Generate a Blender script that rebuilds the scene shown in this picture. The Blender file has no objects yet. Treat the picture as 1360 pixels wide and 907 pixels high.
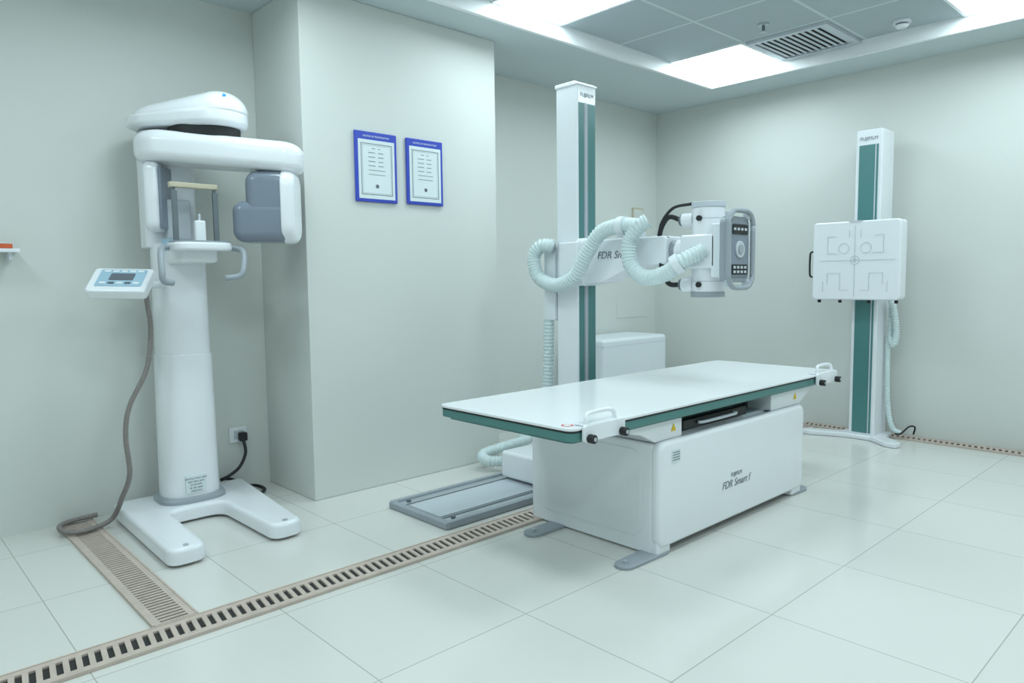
import bpy, bmesh, math
from mathutils import Matrix, Vector
sc=bpy.context.scene
sc.view_settings.view_transform='Standard'
sc.view_settings.look='None'

# ---------------- materials ----------------
def mat(name,col,rough=.4,metal=0,emit=0,noise=0,nscale=8,bump=0,coat=0):
    m=bpy.data.materials.new(name);m.use_nodes=True
    nt=m.node_tree;b=nt.nodes["Principled BSDF"]
    b.inputs["Base Color"].default_value=(*col,1)
    b.inputs["Roughness"].default_value=rough
    b.inputs["Metallic"].default_value=metal
    b.inputs["Coat Weight"].default_value=coat
    if emit:
        b.inputs["Emission Color"].default_value=(*col,1);b.inputs["Emission Strength"].default_value=emit
    if noise or bump:
        tc=nt.nodes.new("ShaderNodeTexCoord");n=nt.nodes.new("ShaderNodeTexNoise")
        n.inputs["Scale"].default_value=nscale;n.inputs["Detail"].default_value=4
        nt.links.new(tc.outputs["Object"],n.inputs["Vector"])
        if noise:
            mx=nt.nodes.new("ShaderNodeMix");mx.data_type='RGBA'
            mx.inputs["A"].default_value=(*[c*(1-noise) for c in col],1)
            mx.inputs["B"].default_value=(*[min(1,c*(1+noise)) for c in col],1)
            nt.links.new(n.outputs["Fac"],mx.inputs["Factor"]);nt.links.new(mx.outputs["Result"],b.inputs["Base Color"])
        if bump:
            bp=nt.nodes.new("ShaderNodeBump");bp.inputs["Strength"].default_value=bump;bp.inputs["Distance"].default_value=.01
            nt.links.new(n.outputs["Fac"],bp.inputs["Height"]);nt.links.new(bp.outputs["Normal"],b.inputs["Normal"])
    return m

def grid_mat(name,col,line,px,py,ox,oy,w,rough,yshift=None,var=.02,bump=.3):
    m=bpy.data.materials.new(name);m.use_nodes=True
    nt=m.node_tree;N=nt.nodes;Lk=nt.links;b=N["Principled BSDF"];b.inputs["Roughness"].default_value=rough
    tc=N.new("ShaderNodeTexCoord");sp=N.new("ShaderNodeSeparateXYZ");Lk.new(tc.outputs["Object"],sp.inputs[0])
    def M(op,a,bv=None,c=None):
        n=N.new("ShaderNodeMath");n.operation=op
        for i,v in enumerate((a,bv,c)):
            if v is None: continue
            if isinstance(v,(int,float)): n.inputs[i].default_value=v
            else: Lk.new(v,n.inputs[i])
        return n.outputs[0]
    x=sp.outputs[0];y=sp.outputs[1]
    if yshift:
        g=M('GREATER_THAN',y,yshift[0]);y=M('SUBTRACT',y,M('MULTIPLY',g,yshift[1]))
    cx=M('DIVIDE',M('SUBTRACT',x,ox),px);cy=M('DIVIDE',M('SUBTRACT',y,oy),py)
    def dist(c,p):
        return M('MULTIPLY',M('SUBTRACT',.5,M('ABSOLUTE',M('SUBTRACT',M('FRACT',c),.5))),p)
    d=M('MINIMUM',dist(cx,px),dist(cy,py))
    ln=M('LESS_THAN',d,w)
    cb=N.new("ShaderNodeCombineXYZ");Lk.new(M('FLOOR',cx),cb.inputs[0]);Lk.new(M('FLOOR',cy),cb.inputs[1])
    wn=N.new("ShaderNodeTexWhiteNoise");wn.noise_dimensions='2D';Lk.new(cb.outputs[0],wn.inputs["Vector"])
    ns=N.new("ShaderNodeTexNoise");ns.inputs["Scale"].default_value=3;ns.inputs["Detail"].default_value=6;Lk.new(tc.outputs["Object"],ns.inputs["Vector"])
    f=M('ADD',M('MULTIPLY',wn.outputs["Value"],.6),M('MULTIPLY',ns.outputs["Fac"],.4))
    m1=N.new("ShaderNodeMix");m1.data_type='RGBA'
    m1.inputs["A"].default_value=(*[c*(1-var) for c in col],1);m1.inputs["B"].default_value=(*[c*(1+var) for c in col],1);Lk.new(f,m1.inputs["Factor"])
    m2=N.new("ShaderNodeMix");m2.data_type='RGBA';Lk.new(ln,m2.inputs["Factor"]);Lk.new(m1.outputs["Result"],m2.inputs["A"]);m2.inputs["B"].default_value=(*line,1)
    Lk.new(m2.outputs["Result"],b.inputs["Base Color"])
    bp=N.new("ShaderNodeBump");bp.inputs["Strength"].default_value=bump;bp.inputs["Distance"].default_value=.002;bp.invert=True
    Lk.new(ln,bp.inputs["Height"]);Lk.new(bp.outputs["Normal"],b.inputs["Normal"])
    return m

WALL=mat("wall_paint",(.675,.705,.675),.5,noise=.015,nscale=2)
FLOOR=grid_mat("floor_tiles",(.70,.70,.665),(.42,.41,.375),.62,.62,1.12,1.18,.0018,.17,(2.54,.13))
CEIL=mat("soffit_paint",(.58,.66,.68),.7)
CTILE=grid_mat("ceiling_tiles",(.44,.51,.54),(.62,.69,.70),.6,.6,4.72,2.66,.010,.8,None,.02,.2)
LIP=mat("white_lip",(.88,.91,.93),.5)
LIGHT=mat("light_panel",(.82,.965,1),.5,emit=13.6)
WHITE=mat("white_enamel",(.84,.87,.91),.22,noise=.01,coat=.3)
WHITE2=mat("white_plastic",(.77,.82,.86),.38)
TOPM=mat("table_laminate",(.84,.865,.89),.2)
TEAL=mat("teal_strip",(.075,.22,.22),.3)
TEAL2=mat("teal_rail",(.085,.23,.22),.3,metal=.2)
GREY=mat("grey_plastic",(.20,.24,.30),.25,coat=.4)
GREY2=mat("mid_grey",(.33,.37,.41),.4)
LGREY=mat("light_grey",(.55,.60,.65),.4)
METAL=mat("brushed_aluminium",(.50,.55,.58),.35,metal=.35,noise=.06,nscale=30)
DMETAL=mat("dark_metal",(.17,.20,.22),.4,metal=.4)
BLACK=mat("black_rubber",(.012,.013,.015),.5)
BLUE=mat("blue_frame",(.035,.07,.50),.35)
PAPER=mat("paper",(.72,.80,.82),.6,noise=.02,nscale=40)
INK=mat("ink",(.12,.14,.17),.6)
INK2=mat("faded_print",(.22,.25,.28),.6)
BEIGE=mat("drain_beige",(.56,.47,.41),.5,noise=.15,nscale=20)
SLOT=mat("drain_dark",(.03,.03,.03),.8)
TAUPE=mat("cable_taupe",(.24,.22,.21),.5)
HOSE=mat("hose_white",(.66,.77,.78),.4)
SCREEN=mat("keypad_blue",(.36,.54,.66),.3)
LOGO=mat("logo_blue",(.05,.35,.70),.3)
ORANGE=mat("orange_box",(.65,.12,.04),.5)
YEL=mat("warning_yellow",(.8,.55,.02),.5)
RED=mat("red_mark",(.6,.03,.03),.5)
FRAMEB=mat("beige_frame",(.55,.50,.38),.5)
LINE=mat("line_grey",(.46,.52,.56),.5)

# ---------------- helpers ----------------
def empty(name,loc):
    e=bpy.data.objects.new(name,None);e.location=loc;e.empty_display_size=.1
    bpy.context.collection.objects.link(e);return e
def add(name,me,m,parent=None,smooth=True):
    if m: me.materials.append(m)
    o=bpy.data.objects.new(name,me);bpy.context.collection.objects.link(o)
    if smooth:
        for p in me.polygons:p.use_smooth=True
    if parent:
        o.parent=parent;o.matrix_parent_inverse=Matrix.Translation(-parent.location)
    return o
def finish(bm,name,m,parent,bevel=0,seg=3):
    bmesh.ops.recalc_face_normals(bm,faces=bm.faces)
    if bevel:
        es=[e for e in bm.edges if len(e.link_faces)==2 and e.calc_face_angle(0)>math.radians(28)]
        bmesh.ops.bevel(bm,geom=es,offset=bevel,segments=seg,profile=.5,affect='EDGES',clamp_overlap=True)
    me=bpy.data.meshes.new(name);bm.to_mesh(me);bm.free()
    o=add(name,me,m,parent)
    try: me.set_sharp_from_angle(angle=math.radians(35))
    except Exception: pass
    if bevel:
        w=o.modifiers.new("wn",'WEIGHTED_NORMAL');w.keep_sharp=True
    return o
def box(name,x0,x1,y0,y1,z0,z1,m,parent=None,bevel=0,seg=3,xf=None):
    bm=bmesh.new();bmesh.ops.create_cube(bm,size=1)
    for v in bm.verts:
        v.co=Vector(((x0+x1)/2+v.co.x*(x1-x0),(y0+y1)/2+v.co.y*(y1-y0),(z0+z1)/2+v.co.z*(z1-z0)))
    if xf: bmesh.ops.transform(bm,matrix=xf,verts=bm.verts)
    return finish(bm,name,m,parent,bevel,seg)
def prism(name,pts,fn,lo,hi,m,parent=None,bevel=0,seg=3):
    bm=bmesh.new()
    a=[bm.verts.new(fn(u,v,lo)) for u,v in pts];b=[bm.verts.new(fn(u,v,hi)) for u,v in pts]
    n=len(pts);bm.faces.new(a);bm.faces.new(list(reversed(b)))
    for i in range(n): bm.faces.new((a[i],b[i],b[(i+1)%n],a[(i+1)%n]))
    return finish(bm,name,m,parent,bevel,seg)
def pillow(name,pts,fn,lo,hi,r,m,parent=None,rlo=None,n=8):
    """extruded convex outline whose two end caps are rounded over by radius r"""
    N=len(pts);P=[Vector(p) for p in pts]
    area=sum(P[i].x*P[(i+1)%N].y-P[(i+1)%N].x*P[i].y for i in range(N));sg=1 if area>0 else -1
    nr=[]
    for i in range(N):
        t=(P[(i+1)%N]-P[i-1]);t.normalize();nr.append(Vector((-t.y,t.x))*sg)
    secs=[]
    rl=r if rlo is None else rlo
    for i in range(n+1):
        a=math.pi/2*i/n;secs.append((rl*(1-math.sin(a)),lo+rl*(1-math.cos(a))))
    for i in range(n,-1,-1):
        a=math.pi/2*i/n;secs.append((r*(1-math.sin(a)),hi-r*(1-math.cos(a))))
    bm=bmesh.new();R=[]
    for off,w in secs:
        R.append([bm.verts.new(fn((p+q*off).x,(p+q*off).y,w)) for p,q in zip(P,nr)])
    for a,b in zip(R,R[1:]):
        for i in range(N): bm.faces.new((a[i],a[(i+1)%N],b[(i+1)%N],b[i]))
    bm.faces.new(list(reversed(R[0])));bm.faces.new(R[-1])
    return finish(bm,name,m,parent)
XZ=lambda u,v,w:Vector((u,w,v))
YZ=lambda u,v,w:Vector((w,u,v))
XY=lambda u,v,w:Vector((u,v,w))
def rrect(u0,u1,v0,v1,r,n=6):
    P=[]
    for cu,cv,a0 in ((u1-r,v1-r,0),(u0+r,v1-r,90),(u0+r,v0+r,180),(u1-r,v0+r,270)):
        for i in range(n+1):
            a=math.radians(a0+90*i/n);P.append((cu+r*math.cos(a),cv+r*math.sin(a)))
    return P
def rpoly(pts,rs,n=6):
    P=[]
    for i,(p,r) in enumerate(zip(pts,rs)):
        p=Vector(p);a=Vector(pts[i-1]);b=Vector(pts[(i+1)%len(pts)])
        if r<=0: P.append(tuple(p));continue
        A=p+(a-p).normalized()*r;B=p+(b-p).normalized()*r
        for k in range(n+1):
            t=k/n;P.append(tuple((1-t)**2*A+2*t*(1-t)*p+t*t*B))
    return P
def hull2(c0,r0,c1,r1,off=0,n=48):
    P=[]
    for i in range(n):
        a=2*math.pi*i/n;d=(math.cos(a),math.sin(a))
        s0=c0[0]*d[0]+c0[1]*d[1]+r0;s1=c1[0]*d[0]+c1[1]*d[1]+r1
        c,r=(c0,r0) if s0>s1 else (c1,r1)
        P.append((c[0]+(r+off)*d[0],c[1]+(r+off)*d[1]))
    return P
def loft(name,secs,m,parent=None,post=None):
    bm=bmesh.new();R=[]
    for pts,z in secs: R.append([bm.verts.new((x,y,z)) for x,y in pts])
    n=len(R[0])
    for k in range(len(R)-1):
        for i in range(n): bm.faces.new((R[k][i],R[k][(i+1)%n],R[k+1][(i+1)%n],R[k+1][i]))
    bm.faces.new(list(reversed(R[0])));bm.faces.new(R[-1])
    if post:
        for v in bm.verts: v.co=post(v.co.copy())
    return finish(bm,name,m,parent)
def pill(name,c0,r0,c1,r1,z0,z1,rb,rt,m,parent,n=64,post=None):
    S=[]
    for i in range(7):
        a=math.radians(90*i/6);S.append((hull2(c0,r0,c1,r1,-rb*(1-math.sin(a)),n),z0+rb*(1-math.cos(a))))
    for i in range(11):
        a=math.radians(90*i/10);k=rt[0];h=rt[1];S.append((hull2(c0,r0,c1,r1,-k*(1-math.cos(a)),n),z1-h*(1-math.sin(a))))
    return loft(name,S,m,parent,post)
def cyl(name,p0,p1,r,m,parent=None,r1=None,bevel=0,n=32):
    p0=Vector(p0);p1=Vector(p1);d=p1-p0;bm=bmesh.new()
    bmesh.ops.create_cone(bm,cap_ends=True,segments=n,radius1=r,radius2=r if r1 is None else r1,depth=d.length)
    M=Matrix.Translation((p0+p1)/2)@d.to_track_quat('Z','Y').to_matrix().to_4x4()
    bmesh.ops.transform(bm,matrix=M,verts=bm.verts)
    return finish(bm,name,m,parent,bevel,3)
def crom(P,step):
    P=[Vector(p) for p in P];Q=[2*P[0]-P[1]]+P+[2*P[-1]-P[-2]];out=[]
    for i in range(1,len(Q)-2):
        a,b,c,d=Q[i-1:i+3];n=max(2,round((c-b).length/step))
        for k in range(n):
            t=k/n;out.append(.5*((2*b)+(c-a)*t+(2*a-5*b+4*c-d)*t*t+(3*b-a-3*c+d)*t**3))
    out.append(P[-1]);return out
def tube(name,P,r,m,parent=None,corr=0,step=.01,n=14):
    pts=crom(P,step)
    prof=[r]*len(pts)
    if corr:
        d=[0]
        for a,b in zip(pts,pts[1:]): d.append(d[-1]+(b-a).length)
        L=d[-1];nr=max(2,int(L/step/2));cnt=nr*4;new=[];j=0
        for i in range(cnt+1):
            s=L*i/cnt
            while j<len(d)-2 and d[j+1]<s: j+=1
            f=(s-d[j])/max(1e-9,d[j+1]-d[j]);new.append(pts[j].lerp(pts[j+1],min(1,f)))
        pts=new;prof=[r*(1-corr*(.0,.5,1,.5)[i%4]) for i in range(len(pts))]
    bm=bmesh.new();rings=[];up=None
    for i,p in enumerate(pts):
        t=(pts[min(i+1,len(pts)-1)]-pts[max(i-1,0)]).normalized()
        if up is None:
            up=Vector((0,0,1)) if abs(t.z)<.9 else Vector((1,0,0))
        u=(up-t*up.dot(t)).normalized();up=u;v=t.cross(u)
        rings.append([bm.verts.new(p+(u*math.cos(2*math.pi*k/n)+v*math.sin(2*math.pi*k/n))*prof[i]) for k in range(n)])
    for a,b in zip(rings,rings[1:]):
        for k in range(n): bm.faces.new((a[k],a[(k+1)%n],b[(k+1)%n],b[k]))
    bm.faces.new(rings[0]);bm.faces.new(list(reversed(rings[-1])))
    bmesh.ops.recalc_face_normals(bm,faces=bm.faces)
    me=bpy.data.meshes.new(name);bm.to_mesh(me);bm.free();return add(name,me,m,parent)
def text(name,s,loc,rot,size,m,parent,shear=0,align='CENTER'):
    c=bpy.data.curves.new(name,"FONT");c.body=s;c.size=size;c.extrude=.0004;c.shear=shear;c.align_x=align;c.materials.append(m)
    o=bpy.data.objects.new(name,c);o.rotation_euler=[math.radians(a) for a in rot];o.location=loc
    bpy.context.collection.objects.link(o)
    if parent: o.parent=parent;o.matrix_parent_inverse=Matrix.Translation(-parent.location)
    return o

# ---------------- room ----------------
XL,XR,YN,YB=-1.5,5.78,-2.2,4.13
H1,H2=2.74,2.83
box("floor",XL-.1,XR+.1,YN-.1,YB+.1,-.1,0,FLOOR)
box("wall_back",XL-.1,XR+.1,YB,YB+.1,0,2.95,WALL)
box("wall_right",XR,XR+.1,YN,YB,0,2.95,WALL)
box("wall_left",XL-.1,XL,YN,YB,0,2.95,WALL)
box("wall_front",XL,XR,YN-.1,YN,0,2.95,WALL)
box("wall_pillar",1.85,3.22,3.57,YB,0,H1,WALL,bevel=.006,seg=2)
ce=empty("ceiling",(2,1,2.83))
box("tile_ceiling",XL,5.34,YN,3.28,H2,H2+.06,CTILE,ce)
box("soffit_back",XL,XR,3.29,YB,H1,H2+.06,CEIL,ce)
box("soffit_side",5.35,XR,YN,3.29,H1,H2+.06,CEIL,ce)
box("trim_1",XL,5.35,3.26,3.29,H1-.006,H2,LIP)
box("trim_2",5.32,5.35,YN,3.26,H1-.006,H2,LIP)
for gx in (-.68,1.12,2.92,4.72):
    for gy in (2.66,.86,-.94):
        lp=empty("ceiling_light_panel",(gx+.3,gy+.3,H2))
        me=bpy.data.meshes.new("diffuser");z=H2-.004
        me.from_pydata([(gx+.02,gy+.02,z),(gx+.02,gy+.58,z),(gx+.58,gy+.58,z),(gx+.58,gy+.02,z)],[],[(0,1,2,3)])
        add("diffuser",me,LIGHT,lp,False)
        for a,b_,c,d in ((0,.6,0,.02),(0,.6,.58,.6),(0,.02,.02,.58),(.58,.6,.02,.58)):
            box("frame",gx+a,gx+b_,gy+c,gy+d,H2-.01,H2-.001,LIP,lp)
v=empty("air_vent",(5.02,2.36,H2))
for a,b_,c,d in ((4.74,5.30,2.08,2.12),(4.74,5.30,2.60,2.64),(4.74,4.78,2.12,2.60),(5.26,5.30,2.12,2.60)):
    box("frame",a,b_,c,d,H2-.022,H2-.001,LGREY,v)
box("duct",4.78,5.26,2.12,2.60,H2-.003,H2-.001,SLOT,v)
for i in range(11):
    yy=2.14+i*.044
    box("louvre",4.78,5.26,-.009,.009,-.0015,.0015,LGREY,v,xf=Matrix.Translation((0,yy,H2-.013))@Matrix.Rotation(math.radians(-10),4,'X'))
s=empty("fire_sprinkler",(4.49,2.38,H2))
cyl("rosette",(4.49,2.38,H2),(4.49,2.38,H2-.012),.035,METAL,s)
cyl("stem",(4.49,2.38,H2-.01),(4.49,2.38,H2-.05),.010,DMETAL,s)
cyl("deflector",(4.49,2.38,H2-.05),(4.49,2.38,H2-.055),.022,METAL,s)
s=empty("smoke_detector",(5.12,1.76,H2))
cyl("base",(5.12,1.76,H2),(5.12,1.76,H2-.018),.055,WHITE,s,bevel=.003)
cyl("slot_ring",(5.12,1.76,H2-.018),(5.12,1.76,H2-.028),.036,GREY,s)
cyl("cap",(5.12,1.76,H2-.028),(5.12,1.76,H2-.045),.044,WHITE,s,r1=.03,bevel=.003)

# ---------------- drains ----------------
def drain(ax,a0,a1,c0,c1,pitch=.036,e=.034,sk=.012):
    g=empty("floor_drain_grate",((a0+a1)/2,(c0+c1)/2,0) if ax=='x' else ((c0+c1)/2,(a0+a1)/2,0))
    bm=bmesh.new()
    def bx(u0,u1,w0,w1,z0,z1,sk=0):
        co=[(u0,w0),(u1,w0),(u1+sk,w1),(u0+sk,w1)]
        if ax=='y': co=[(q,p) for p,q in co]
        lo=[bm.verts.new((p,q,z0)) for p,q in co];hi=[bm.verts.new((p,q,z1)) for p,q in co]
        bm.faces.new(lo);bm.faces.new(hi)
        for i in range(4): bm.faces.new((lo[i],lo[(i+1)%4],hi[(i+1)%4],hi[i]))
    bx(a0,a1,c0,c0+e,.001,.010);bx(a0,a1,c1-e,c1,.001,.010)
    u=a0
    while u<a1-.03:
        w0,w1=c0+e,c1-e
        bx(u,u+pitch*.48,w0,w1,.001,.010,sk)
        u+=pitch
    bx(a0,a1,c0,c0+.007,.010,.0125);bx(a0,a1,c1-.007,c1,.010,.0125)
    finish(bm,"grate",BEIGE,g)
    if ax=='x': box("channel",a0,a1,c0+.01,c1-.01,.0005,.003,SLOT,g)
    else: box("channel",c0+.01,c1-.01,a0,a1,.0005,.003,SLOT,g)
drain('x',-1.4,5.62,2.465,2.62)
drain('y',2.63,4.11,.73,.885,.026,.030,0)
drain('y',YN+.1,2.62,5.63,5.765)

# ---------------- certificates ----------------
def cert(x0,x1,z0,z1):
    g=empty("framed_certificate",((x0+x1)/2,3.565,(z0+z1)/2))
    box("frame",x0,x1,3.553,3.568,z0,z1,BLUE,g,bevel=.004)
    box("sheet",x0+.018,x1-.018,3.551,3.556,z0+.018,z1-.045,PAPER,g)
    text("heading","NOTICE OF REGISTRATION",((x0+x1)/2,3.5525,z1-.03),(90,0,0),.014,PAPER,g)
    a,b_,c,d=x0+.035,x1-.035,z0+.04,z1-.065
    for (p,q,r,s_) in ((a,b_,c,c+.003),(a,b_,d-.003,d),(a,a+.003,c,d),(b_-.003,b_,c,d)):
        box("border",p,q,3.5500,3.5512,r,s_,INK,g)
    a,b_,c,d=a+.009,b_-.009,c+.009,d-.009
    for (p,q,r,s_) in ((a,b_,c,c+.0015),(a,b_,d-.0015,d),(a,a+.0015,c,d),(b_-.0015,b_,c,d)):
        box("border",p,q,3.5500,3.5512,r,s_,LINE,g)
    for i in range(9):
        zz=d-.02-i*.024;w=.055 if i not in(0,8) else .03
        cx=(x0+x1)/2
        if i<5:
            box("line",cx-w,cx-.01,3.5502,3.5512,zz,zz+.004,INK2,g);box("line",cx+.01,cx+w*.8,3.5502,3.5512,zz,zz+.004,INK2,g)
        elif i<7: box("line",cx-w,cx+w,3.5502,3.5512,zz,zz+.003,INK2,g)
    cyl("seal",((x0+x1)/2,3.5512,c+.04),((x0+x1)/2,3.5500,c+.04),.011,INK,g)
cert(2.155,2.43,1.65,2.04)
cert(2.50,2.765,1.655,2.04)

# ---------------- radiography table ----------------
t=empty("xray_table",(3.1,2.15,0))
box_out=[(2.50,.004),(2.60,.004),(2.635,.05),(3.70,.05),(3.74,.004),(3.85,.004),(3.85,.495),(2.50,.495)]
prism("pedestal",box_out,XZ,1.80,2.535,WHITE,t,bevel=.012)
pillow("front_cover",rrect(2.498,3.855,.036,.502,.045,8),XZ,1.760,1.812,.022,WHITE,t,rlo=.022)
box("corner_foot",2.502,2.60,1.772,1.82,.004,.08,WHITE,t,bevel=.010)
box("corner_foot",3.745,3.85,1.772,1.82,.004,.08,WHITE,t,bevel=.010)
prism("side_panel",rrect(1.86,2.47,.07,.46,.05),YZ,2.4965,2.505,WHITE,t,bevel=.003)
prism("top_support_left",[(2.26,.605),(2.70,.605),(2.70,.502),(2.50,.502),(2.40,.55),(2.26,.58)],XZ,1.785,2.49,WHITE,t,bevel=.006)
prism("top_support_right",[(3.52,.605),(4.05,.605),(4.05,.58),(3.95,.555),(3.84,.502),(3.52,.502)],XZ,1.785,2.49,WHITE,t,bevel=.006)
box("mechanism",2.70,3.52,1.92,2.45,.50,.600,BLACK,t)
box("cassette_tray",2.76,3.28,1.83,2.3,.528,.548,METAL,t,bevel=.004)
box("tray_front",2.74,3.30,1.805,1.83,.515,.560,BLACK,t,bevel=.005)
tube("tray_handle",[(2.86,1.805,.54),(2.87,1.785,.54),(3.16,1.785,.54),(3.17,1.805,.54)],.007,LGREY,t)
box("pedestal_lid",2.58,3.78,1.83,2.50,.492,.505,LGREY,t,bevel=.004)
TX0,TX1,TY0,TY1=1.920,4.235,1.74,2.535
prism("side_rail",rrect(TX0+.004,TX1-.004,TY0+.004,TY1-.004,.035),XY,.602,.637,TEAL2,t,bevel=.004)
prism("gasket",rrect(TX0+.003,TX1-.003,TY0+.003,TY1-.003,.036),XY,.636,.6435,BLACK,t)
prism("tabletop",rrect(TX0,TX1,TY0,TY1,.038),XY,.643,.655,TOPM,t,bevel=.003)
prism("inner_rail",rrect(TX0+.03,TX1-.03,TY0+.03,TY1-.03,.03),XY,.590,.604,TEAL2,t)
def grip(x0,x1):
    ym=1.728
    prism("grip_plate",rrect(x0,x1,.598,.662,.012),XZ,ym-.006,ym+.010,WHITE,t,bevel=.003)
    a,b_=x0+.030,x1-.045
    tube("grip_loop",[(a,ym+.01,.655),(a,ym+.014,.682),(a+.022,ym+.02,.700),(b_-.022,ym+.02,.700),(b_,ym+.014,.682),(b_,ym+.01,.655)],.0085,WHITE,t)
    box("grip_web",x0+.01,x1-.01,ym+.004,ym+.055,.656,.664,WHITE,t,bevel=.003)
    for xx in (x0+.025,x1-.025):
        cyl("knob",(xx,ym-.006,.612),(xx,ym-.034,.612),.017,BLACK,t,bevel=.003,n=20)
        cyl("knob_cap",(xx,ym-.034,.612),(xx,ym-.037,.612),.008,METAL,t,n=16)
grip(1.975,2.215);grip(3.93,4.18)
for yy in (1.815,2.36):
    for xa,xb in ((2.335,2.56),(3.79,3.90)):
        pill("floor_plate",(xa,yy),.045,(xb,yy),.05,0.001,.014,.002,(.004,.004),GREY2,t,32)
        e=xa if xa<3 else xb
        cyl("anchor_bolt",(e,yy,.013),(e,yy,.026),.012,METAL,t,n=6)
text("maker_mark","FUJIFILM",(3.13,1.7585,.245),(90,0,0),.028,INK2,t)
text("type_mark","FDR Smart f",(3.13,1.7585,.195),(90,0,0),.052,INK2,t,.25)
box("rating_label",2.585,2.65,1.757,1.761,.405,.46,PAPER,t)
for i in range(4): box("label_line",2.59,2.643,1.756,1.7575,.413+i*.011,.417+i*.011,INK2,t)
prism("warning_triangle",[(2.615,.535),(2.65,.535),(2.6325,.567)],XZ,1.782,1.787,YEL,t)
prism("warning_triangle",[(3.765,.535),(3.80,.535),(3.7825,.567)],XZ,1.782,1.787,YEL,t)
cyl("sticker",(1.965,1.80,.6548),(1.965,1.80,.6556),.030,PAPER,t)
cyl("sticker_ring",(1.965,1.80,.6553),(1.965,1.80,.6560),.024,RED,t)
cyl("sticker_core",(1.965,1.80,.6557),(1.965,1.80,.6564),.016,PAPER,t)

# ---------------- tube stand rail ----------------
r=empty("floor_rail",(3.5,2.93,0))
box("base_plate",2.08,5.2,2.69,3.18,.0015,.026,METAL,r,bevel=.003)
for y0,y1 in ((2.685,2.715),(3.155,3.185)):
    box("edge_rail",2.08,5.2,y0,y1,.002,.038,GREY2,r,bevel=.004)
for y0,y1 in ((2.775,2.785),(3.085,3.095)):
    box("rib",2.10,5.2,y0,y1,.026,.029,DMETAL,r,bevel=.001)
box("center_track",2.12,5.2,2.80,3.07,.026,.032,LGREY,r,bevel=.002)
box("end_stop",2.07,2.11,2.69,3.18,.002,.034,GREY2,r,bevel=.004)
for yy in (2.745,3.125): cyl("stop_bolt",(2.16,yy,.026),(2.16,yy,.038),.012,DMETAL,r,n=6)

# ---------------- tube stand ----------------
c=empty("xray_tube_stand",(3.295,2.93,0))
box("carriage",2.80,3.70,2.76,3.10,.043,.20,WHITE,c,bevel=.02)
box("column",3.21,3.378,2.85,3.02,.20,2.33,WHITE,c,bevel=.010)
prism("column_cap",[(2.845,2.325),(3.025,2.325),(3.025,2.348),(2.87,2.348),(2.845,2.335)],YZ,3.205,3.383,WHITE,c,bevel=.005)
box("front_strip",3.222,3.366,2.846,2.852,.25,2.225,TEAL,c)
box("strip_groove",3.262,3.298,2.844,2.848,.25,2.225,GREY2,c)
box("strip_scale",3.276,3.284,2.8425,2.846,.25,2.225,LGREY,c)
text("maker_mark","FUJIFILM",(3.294,2.848,2.262),(90,0,0),.032,INK2,c)
box("cable_box",3.19,3.30,3.022,3.11,.95,1.40,WHITE2,c,bevel=.006)
tube("rear_hose",[(3.20,3.08,.95),(3.20,3.09,.6),(3.18,3.1,.3),(3.15,3.18,.14),(3.02,3.28,.07),(2.92,3.36,.07),(2.98,3.45,.09),(3.22,3.42,.12),(3.40,3.50,.10),(3.6,3.7,.06),(4.35,3.75,.06)],.036,HOSE,c,.22,.011)
prism("arm_bracket",rrect(3.195,3.393,1.16,1.44,.03),XZ,2.80,2.862,WHITE,c,bevel=.012)
box("bracket_side",3.180,3.212,2.83,2.98,1.20,1.42,WHITE,c,bevel=.010)
prism("arm",rpoly([(2.83,1.165),(2.83,1.425),(2.235,1.425),(2.235,1.275),(2.48,1.255),(2.66,1.18)],[0,0,.03,.02,.06,.06]),YZ,3.215,3.375,WHITE,c,bevel=.010)
cyl("arm_joint",(3.295,2.24,1.345),(3.295,2.16,1.345),.055,GREY2,c,bevel=.004)
cyl("pivot_hub",(3.295,2.19,1.335),(3.295,2.12,1.335),.082,WHITE,c,bevel=.008)
text("type_mark","FDR Smart",(3.213,2.575,1.315),(90,0,-90),.058,INK,c,.25)
H1p=[(3.16,3.00,1.40),(3.13,3.08,1.40),(3.12,3.125,1.33),(3.12,3.085,1.215),(3.12,2.94,1.165),(3.12,2.79,1.22),(3.12,2.70,1.345),(3.12,2.60,1.455),(3.12,2.46,1.485),(3.12,2.34,1.475)]
tube("support_hose_1",H1p,.043,HOSE,c,.20,.0095,20)
H2p=[(3.14,2.30,1.50),(3.12,2.345,1.47),(3.12,2.40,1.40),(3.12,2.395,1.28),(3.12,2.30,1.205),(3.12,2.165,1.225),(3.13,2.075,1.285),(3.20,2.00,1.335)]
tube("support_hose_2",H2p,.043,HOSE,c,.20,.0095,20)
cyl("hose_collar",(3.12,2.47,1.485),(3.12,2.43,1.484),.050,WHITE2,c)
cyl("hose_collar",(3.115,2.115,1.26),(3.125,2.085,1.28),.052,WHITE2,c,bevel=.004)
box("hose_clamp",3.10,3.30,2.425,2.475,1.425,1.455,LGREY,c,bevel=.004)
hx,hy=3.295,2.03
cyl("tube_housing",(hx,hy,1.125),(hx,hy,1.558),.082,WHITE,c,bevel=.006,n=48)
for z0,z1,rr,mm in ((1.100,1.127,.086,GREY2),(1.556,1.585,.086,LGREY),(1.18,1.184,.083,LGREY),(1.498,1.502,.083,LGREY)):
    cyl("housing_band",(hx,hy,z0),(hx,hy,z1),rr,mm,c,bevel=.003 if z1-z0>.01 else 0,n=48)
box("yoke",3.20,3.42,1.93,2.14,1.245,1.42,WHITE,c,bevel=.014)
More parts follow.
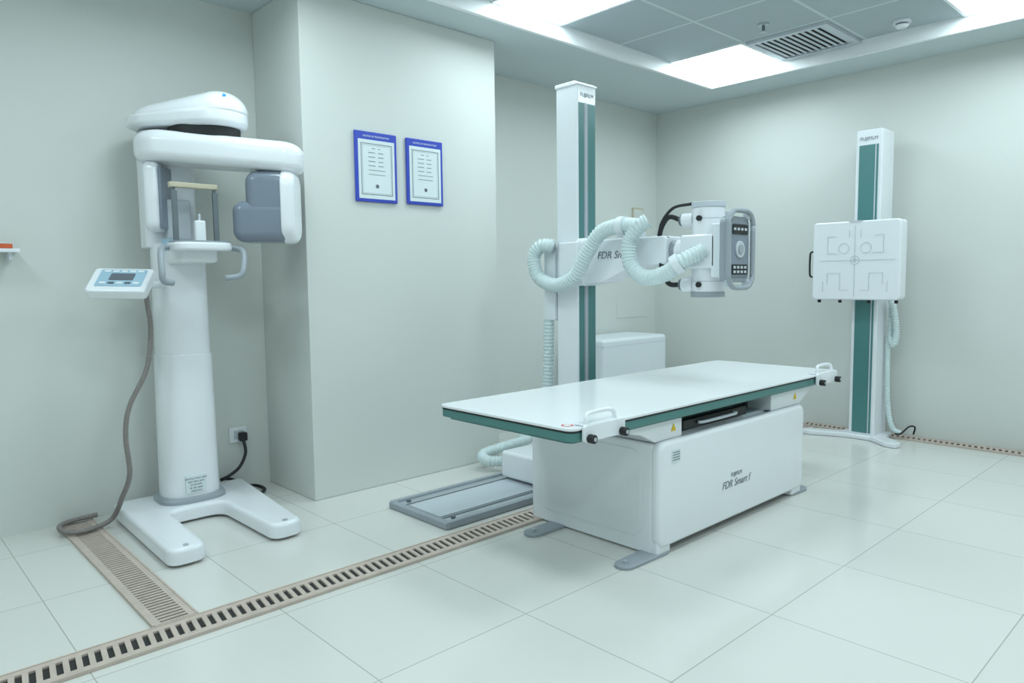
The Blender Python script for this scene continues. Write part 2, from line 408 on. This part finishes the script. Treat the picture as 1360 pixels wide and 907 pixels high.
for zz in (1.50,1.165):
    cyl("cable_socket",(hx-.03,2.09,zz),(hx-.03,2.155,zz),.040,WHITE,c,bevel=.004)
    cyl("socket_nut",(hx-.03,2.152,zz),(hx-.03,2.175,zz),.030,DMETAL,c,bevel=.003)
    cyl("socket_screw",(hx-.075,2.03,zz),(hx-.095,2.03,zz),.014,BLACK,c,n=16)
tube("high_voltage_cable",[(3.265,2.17,1.50),(3.24,2.235,1.52),(3.23,2.28,1.45),(3.24,2.285,1.36),(3.25,2.26,1.30)],.013,BLACK,c)
tube("high_voltage_cable",[(3.265,2.17,1.165),(3.24,2.23,1.17),(3.225,2.265,1.24),(3.235,2.27,1.33),(3.25,2.25,1.42)],.013,BLACK,c)
tube("signal_cable",[(3.25,2.10,1.58),(3.23,2.20,1.565),(3.225,2.27,1.49),(3.23,2.29,1.40)],.008,BLACK,c)
box("collimator",3.385,3.53,1.935,2.12,1.255,1.415,WHITE2,c,bevel=.01)
box("collimator_window",3.53,3.545,1.955,2.10,1.275,1.395,DMETAL,c,bevel=.004)
for zz in (1.29,1.385): cyl("collimator_knob",(3.47,1.94,zz),(3.47,1.905,zz),.022,LGREY,c,bevel=.003,n=20)
box("panel_mount",3.20,3.37,1.885,1.96,1.20,1.47,WHITE2,c,bevel=.01)
prism("control_panel",rrect(3.165,3.385,1.175,1.500,.04),XZ,1.850,1.892,GREY2,c,bevel=.010)
prism("panel_face",rrect(3.188,3.365,1.20,1.475,.03),XZ,1.843,1.853,GREY,c,bevel=.003)
prism("display",rrect(3.205,3.348,1.41,1.46,.008),XZ,1.839,1.845,BLACK,c)
prism("button_field",rrect(3.205,3.348,1.213,1.263,.008),XZ,1.839,1.845,BLACK,c)
cyl("dial",(3.276,1.845,1.337),(3.276,1.836,1.337),.042,LGREY,c,bevel=.003)
cyl("dial_center",(3.276,1.837,1.337),(3.276,1.831,1.337),.024,GREY2,c)
for i in range(4):
    for zz in (1.243,1.221,1.430):
        box("button",3.213+i*.034,3.233+i*.034,1.837,1.840,zz,zz+.012,LGREY,c)
fr=[(p[0],1.835,p[1]) for p in rrect(3.158,3.390,1.148,1.527,.07,5)]
tube("panel_handle_frame",fr+[fr[0]],.013,GREY2,c,step=.03)
for s_ in (1,-1):
    for xx in (3.19,3.36): box("handle_post",xx-.012,xx+.012,1.835,1.87,min(1.3375+s_*.15,1.3375+s_*.185),max(1.3375+s_*.15,1.3375+s_*.185),LGREY,c,bevel=.004)

# ---------------- wall stand ----------------
w=empty("chest_xray_stand",(5.55,2.06,0))
box("column",5.45,5.68,1.975,2.155,.03,2.24,WHITE,w,bevel=.010)
box("front_strip",5.445,5.452,2.000,2.130,.05,2.13,TEAL,w)
box("strip_line",5.443,5.447,2.012,2.020,.05,2.13,LGREY,w)
text("maker_mark","FUJIFILM",(5.447,2.066,2.165),(90,0,-90),.034,INK2,w)
prism("base_plate",[(5.68,1.93),(5.68,2.20),(5.50,2.24),(5.42,2.47),(5.34,2.47),(5.33,2.40),(5.42,2.17),(5.42,1.99),(5.30,1.85),(5.29,1.77),(5.36,1.76),(5.52,1.92)],XY,.001,.035,WHITE,w,bevel=.008)
prism("detector_housing",rrect(1.765,2.365,1.03,1.585,.028),YZ,5.25,5.37,WHITE,w,bevel=.012)
prism("detector_back",rrect(1.82,2.31,1.09,1.53,.028),YZ,5.365,5.42,WHITE2,w,bevel=.01)
box("lift_carriage",5.40,5.462,1.985,2.145,1.12,1.50,GREY2,w,bevel=.005)
XF=5.2475
def seg(y0,z0,y1,z1):
    box("marking",XF,XF+.004,min(y0,y1)-.001,max(y0,y1)+.001,min(z0,z1)-.001,max(z0,z1)+.001,LINE,w)
cy,cz=2.065,1.31
seg(cy,1.06,cy,1.55);seg(1.80,cz,2.31,cz)
for s_ in (1,-1):
    seg(cy+s_*.19,1.14,cy+s_*.19,1.22);seg(cy+s_*.19,1.22,cy+s_*.10,1.22);seg(cy+s_*.10,1.22,cy+s_*.10,1.10);seg(cy+s_*.10,1.10,cy+s_*.04,1.10)
    seg(cy+s_*.19,1.48,cy+s_*.19,1.36);seg(cy+s_*.19,1.36,cy+s_*.12,1.36);seg(cy+s_*.04,1.52,cy+s_*.04,1.47);seg(cy+s_*.19,1.48,cy+s_*.13,1.48)
    seg(cy+s_*.22,1.09,cy+s_*.22,1.16)
def ring(y,z,rr):
    P=[(XF+.001,y+rr*math.cos(2*math.pi*i/28),z+rr*math.sin(2*math.pi*i/28)) for i in range(29)]
    tube("marking_ring",P,.0014,LINE,w,n=6)
ring(cy+.075,1.395,.036);ring(cy-.075,1.395,.036);ring(cy,cz,.030);ring(cy,cz,.012)
prism("top_notch",[(cy-.05,1.586),(cy+.05,1.586),(cy+.035,1.576),(cy-.035,1.576)],YZ,5.2465,5.30,LGREY,w)
tube("side_handle",[(5.30,2.36,1.38),(5.29,2.395,1.375),(5.285,2.40,1.33),(5.285,2.40,1.24),(5.29,2.395,1.20),(5.30,2.36,1.195)],.007,BLACK,w)
for yy in (2.33,2.18,1.98,1.80): cyl("knob",(5.30,yy,1.03),(5.30,yy,1.008),.012,BLACK,w,n=16)
tube("cable_hose",[(5.56,1.93,1.03),(5.56,1.90,.95),(5.57,1.885,.80),(5.58,1.90,.70),(5.59,1.93,.76),(5.60,1.93,.9),(5.60,1.93,1.02)],.024,HOSE,w,.2,.009)
tube("floor_hose",[(5.60,1.95,.75),(5.60,1.945,.4),(5.60,1.93,.2),(5.61,1.90,.08),(5.62,1.85,.05)],.020,HOSE,w,.2,.009)
tube("power_cable",[(5.60,1.88,.04),(5.60,1.84,.05),(5.64,1.80,.10),(5.70,1.78,.09),(5.74,1.80,.03)],.006,BLACK,w)

# ---------------- generator cabinet ----------------
g=empty("generator_cabinet",(4.85,3.88,0))
box("body",4.42,5.29,3.66,4.10,.03,.715,WHITE2,g,bevel=.03,seg=4)
box("top_seam",4.419,5.291,3.659,4.101,.655,.658,LGREY,g)
box("plinth",4.46,5.26,3.70,4.08,0,.03,DMETAL,g)
s=empty("wall_switch_box",(5.5,4.12,1.74))
box("frame",5.40,5.56,4.116,4.13,1.63,1.85,FRAMEB,s,bevel=.003)
box("door",5.414,5.546,4.110,4.118,1.645,1.835,WALL,s,bevel=.002)
s=empty("wall_access_panel",(5.35,4.12,.9))
box("cover",5.18,5.60,4.126,4.13,.84,1.06,WALL,s,bevel=.001)

# ---------------- panoramic dental unit ----------------
p=empty("dental_panoramic_xray_unit",(1.29,3.88,0))
base=rpoly([(.965,4.05),(.945,3.12),(1.105,3.12),(1.13,3.70),(1.39,3.70),(1.40,3.12),(1.55,3.12),(1.645,4.05)],[.05,.06,.06,.08,.08,.06,.06,.05],8)
pillow("floor_base",base,XY,.012,.085,.022,WHITE,p,rlo=.008)
for q in ((1.03,3.17),(1.47,3.17),(1.02,3.98),(1.58,3.98)): cyl("levelling_foot",(q[0],q[1],0),(q[0],q[1],.02),.035,TAUPE,p)
for q in ((1.025,3.155),(1.475,3.155)): cyl("foot_screw",(q[0],q[1],.083),(q[0],q[1],.089),.012,METAL,p,n=12)
def sell(cx,cy,rx,ry,pw=3,n=48):
    P=[]
    for i in range(n):
        a=2*math.pi*i/n;c_,s_=math.cos(a),math.sin(a)
        P.append((cx+rx*abs(c_)**(2/pw)*(1 if c_>=0 else -1),cy+ry*abs(s_)**(2/pw)*(1 if s_>=0 else -1)))
    return P
loft("column_skirt",[(sell(1.295,3.88,.165,.145),.082),(sell(1.295,3.88,.165,.145),.10),(sell(1.295,3.88,.155,.135),.115)],GREY2,p)
loft("column_lower",[(sell(1.295,3.88,.142,.125,2.6),.11),(sell(1.295,3.88,.140,.125,2.6),.30),(sell(1.295,3.88,.134,.12,2.6),.835),(sell(1.295,3.88,.130,.116,2.6),.845)],WHITE,p)
loft("column_upper",[(sell(1.295,3.88,.129,.114,2.6),.84),(sell(1.295,3.88,.125,.111,2.6),1.40)],WHITE,p)
prism("head_column",rrect(1.150,1.40,3.86,4.01,.04),XY,1.38,1.96,WHITE,p,bevel=.012)
box("spec_label",1.235,1.335,3.7495,3.757,.135,.225,PAPER,p)
for i,tx in enumerate(("DENTAL X-RAY UNIT","220V 50Hz 2kVA","SN 0012045","CE  IEC 60601","MADE 2015")):
    text("label_text",tx,(1.285,3.749,.205-i*.016),(90,0,0),.0115,INK,p)
A0,A1=Vector((1.245,3.82)),Vector((1.68,3.48))
ax_=(A1-A0)
def along(v): return (Vector((v.x,v.y))-A0).dot(ax_)/ax_.length_squared
def droop(v):
    s_=along(v);v.z-=.045*max(0,min(1.2,s_));return v
pill("rotating_arm",A0,.145,A1,.115,1.795,1.945,.045,(.065,.06),WHITE,p,72,droop)
pill("pivot_bearing",(1.36,3.75),.12,(1.44,3.69),.12,1.91,1.975,.005,(.005,.005),BLACK,p)
def slope(v):
    s_=max(0,min(1,(along(v)+.35)/1.0));s_=s_*s_*(3-2*s_)
    zb=1.97
    if v.z>zb: v.z=zb+(v.z-zb)*(.62+.44*s_)
    return v
pill("fixed_head_lower",(1.245,3.90),.150,(1.44,3.70),.162,1.965,2.06,.03,(.03,.03),WHITE,p,72,slope)
pill("fixed_head_cap",(1.255,3.88),.140,(1.445,3.69),.155,2.03,2.145,.01,(.150,.105),WHITE,p,72,slope)
# elliptical badge lying on the dome
BM=Matrix.Translation((1.425,3.583,2.108))@Matrix.Rotation(math.radians(-38),4,'Z')@Matrix.Rotation(math.radians(38),4,'X')
prism("logo_badge",[(.034*math.cos(i*math.pi/12),.017*math.sin(i*math.pi/12)) for i in range(24)],lambda a,b_,c_:BM@Vector((a,b_,c_)),-.02,.006,LOGO,p)
dirx,diry=.796,-.605
M0=(1.455,3.66)
LF=Matrix(((dirx,-diry,0,M0[0]),(diry,dirx,0,M0[1]),(0,0,1,0),(0,0,0,1)))
def Lf(fn): return lambda a,b_,c_:LF@fn(a,b_,c_)
pillow("sensor_housing",rrect(-.11,.11,1.455,1.80,.045),Lf(YZ),-.350,-.278,.022,WHITE,p,rlo=.03)
prism("sensor_face",rrect(-.095,.10,1.47,1.775,.02),Lf(YZ),-.279,-.264,GREY,p,bevel=.004)
pillow("tube_head_shell",rrect(-.125,.125,1.395,1.765,.09,8),Lf(YZ),.300,.365,.045,WHITE,p,rlo=.01)
# rounded grey cover: narrow upper lobe over a wider lower lobe
pillow("tube_head_cover_lower",rrect(.060,.345,1.402,1.605,.055,8),Lf(XZ),-.115,.115,.05,GREY,p)
pillow("tube_head_cover_upper",rrect(.125,.345,1.42,1.752,.060,8),Lf(XZ),-.112,.112,.05,GREY,p)
cyl("head_joint",LF@Vector((.25,0,1.735)),LF@Vector((.25,0,1.79)),.07,GREY2,p)
box("chin_arm",1.20,1.38,3.56,3.80,1.30,1.375,WHITE,p,bevel=.02)
prism("chin_tray",rrect(1.155,1.425,3.46,3.66,.06),XY,1.355,1.395,WHITE,p,bevel=.012)
prism("chin_tray_rim",rrect(1.165,1.415,3.47,3.65,.05),XY,1.393,1.402,GREY2,p)
for xx in (1.195,1.385):
    cyl("temple_rod",(xx,3.60,1.40),(xx,3.60,1.66),.008,DMETAL,p,n=12)
    box("temple_pad",xx-.012,xx+.012,3.583,3.60,1.40,1.64,DMETAL,p,bevel=.003)
box("temple_bar",1.175,1.40,3.585,3.615,1.655,1.68,FRAMEB,p,bevel=.005)
box("mirror_panel",1.225,1.345,3.80,3.86,1.42,1.62,LGREY,p,bevel=.01)
box("chin_rest",1.265,1.315,3.53,3.56,1.40,1.50,WHITE,p,bevel=.008)
cyl("bite_stick",(1.29,3.545,1.49),(1.29,3.545,1.53),.006,LGREY,p,n=12)
tube("hand_grip",[(1.17,3.60,1.37),(1.12,3.55,1.37),(1.085,3.47,1.34),(1.07,3.42,1.26),(1.075,3.42,1.215),(1.12,3.44,1.205)],.014,GREY2,p)
tube("hand_grip",[(1.41,3.60,1.37),(1.455,3.55,1.37),(1.465,3.47,1.35),(1.44,3.42,1.27),(1.42,3.42,1.235),(1.36,3.44,1.225)],.014,GREY2,p)
box("id_label",1.18,1.24,3.748,3.756,1.36,1.42,SCREEN,p)
KM=Matrix.Translation((.960,3.66,1.225))@Matrix.Rotation(math.radians(-36),4,'Z')@Matrix.Rotation(math.radians(36),4,'X')@Matrix.Rotation(math.radians(2),4,'Y')
K=lambda fn:(lambda a,b_,c_:KM@fn(a,b_,c_))
prism("control_pad",rrect(-.130,.130,-.09,.09,.02),K(XY),-.050,.0,WHITE,p,bevel=.010)
prism("keypad",rrect(-.095,.105,-.055,.072,.008),K(XY),-.002,.003,SCREEN,p)
prism("pad_display",rrect(-.045,.06,-.012,.040,.004),K(XY),.002,.0045,INK,p)
for i in range(5):
    for zz in (-.040,.050):
        prism("key",rrect(-.078+i*.036,-.052+i*.036,zz,zz+.014,.003),K(XY),.002,.005,INK if zz<0 and i%2 else WHITE2,p)
cyl("pad_bracket",(1.03,3.70,1.19),(1.20,3.80,1.20),.018,WHITE2,p)
tube("control_cable",[(1.07,3.68,1.19),(1.085,3.70,1.10),(1.098,3.72,.973),(1.07,3.72,.793),(.985,3.72,.62),(.962,3.72,.48),(.975,3.74,.293),(.955,3.82,.16),(.93,3.90,.05),(.86,3.88,.028),(.78,3.85,.03),(.725,3.90,.03),(.72,4.00,.03),(.78,4.06,.03),(.90,4.08,.03)],.0130,TAUPE,p,.2,.006,12)

o=empty("power_outlet",(1.66,4.12,.32))
box("plate",1.61,1.715,4.118,4.13,.275,.365,WHITE,o,bevel=.004)
box("socket",1.635,1.69,4.114,4.12,.295,.345,LGREY,o,bevel=.002)
q=empty("power_cord",(1.6,4.0,.1))
box("plug",1.655,1.70,4.075,4.114,.285,.335,BLACK,q,bevel=.008)
tube("cord",[(1.677,4.085,.29),(1.675,4.06,.22),(1.63,4.04,.15),(1.56,4.03,.11),(1.53,4.06,.09),(1.57,4.08,.085),(1.66,4.08,.04),(1.69,4.02,.02),(1.66,3.94,.012),(1.68,3.9,.012),(1.74,3.97,.012),(1.72,4.05,.02),(1.655,4.02,.03),(1.65,3.93,.02)],.009,BLACK,q)
s=empty("wall_shelf",(.45,4.06,1.34))
box("board",.25,.64,4.01,4.13,1.355,1.372,WHITE,s,bevel=.003)
box("bracket",.60,.615,4.05,4.13,1.32,1.355,WHITE2,s)
s=empty("orange_box",(.55,4.06,1.38))
box("carton",.40,.615,4.03,4.11,1.3725,1.395,ORANGE,s,bevel=.004)
box("carton_lid",.42,.59,4.035,4.105,1.395,1.402,WHITE2,s,bevel=.002)

# ---------------- world / camera ----------------
wd=bpy.data.worlds.new("w");sc.world=wd;wd.use_nodes=True
wd.node_tree.nodes["Background"].inputs[0].default_value=(.5,.6,.6,1);wd.node_tree.nodes["Background"].inputs[1].default_value=.2
yaw,pit,rol=map(math.radians,(46.865,4.885,-.685))
F=Vector((math.cos(yaw)*math.cos(pit),math.sin(yaw)*math.cos(pit),-math.sin(pit)))
Rt=Vector((math.sin(yaw),-math.cos(yaw),0));U=Rt.cross(F)
R2=math.cos(rol)*Rt+math.sin(rol)*U;U2=-math.sin(rol)*Rt+math.cos(rol)*U
cd=bpy.data.cameras.new("camera");cd.sensor_width=36;cd.lens=956*36/1360;cd.clip_start=.05
co=bpy.data.objects.new("camera",cd);bpy.context.collection.objects.link(co)
co.matrix_world=Matrix(((R2.x,U2.x,-F.x,0),(R2.y,U2.y,-F.y,0),(R2.z,U2.z,-F.z,1.2),(0,0,0,1)))
sc.camera=co
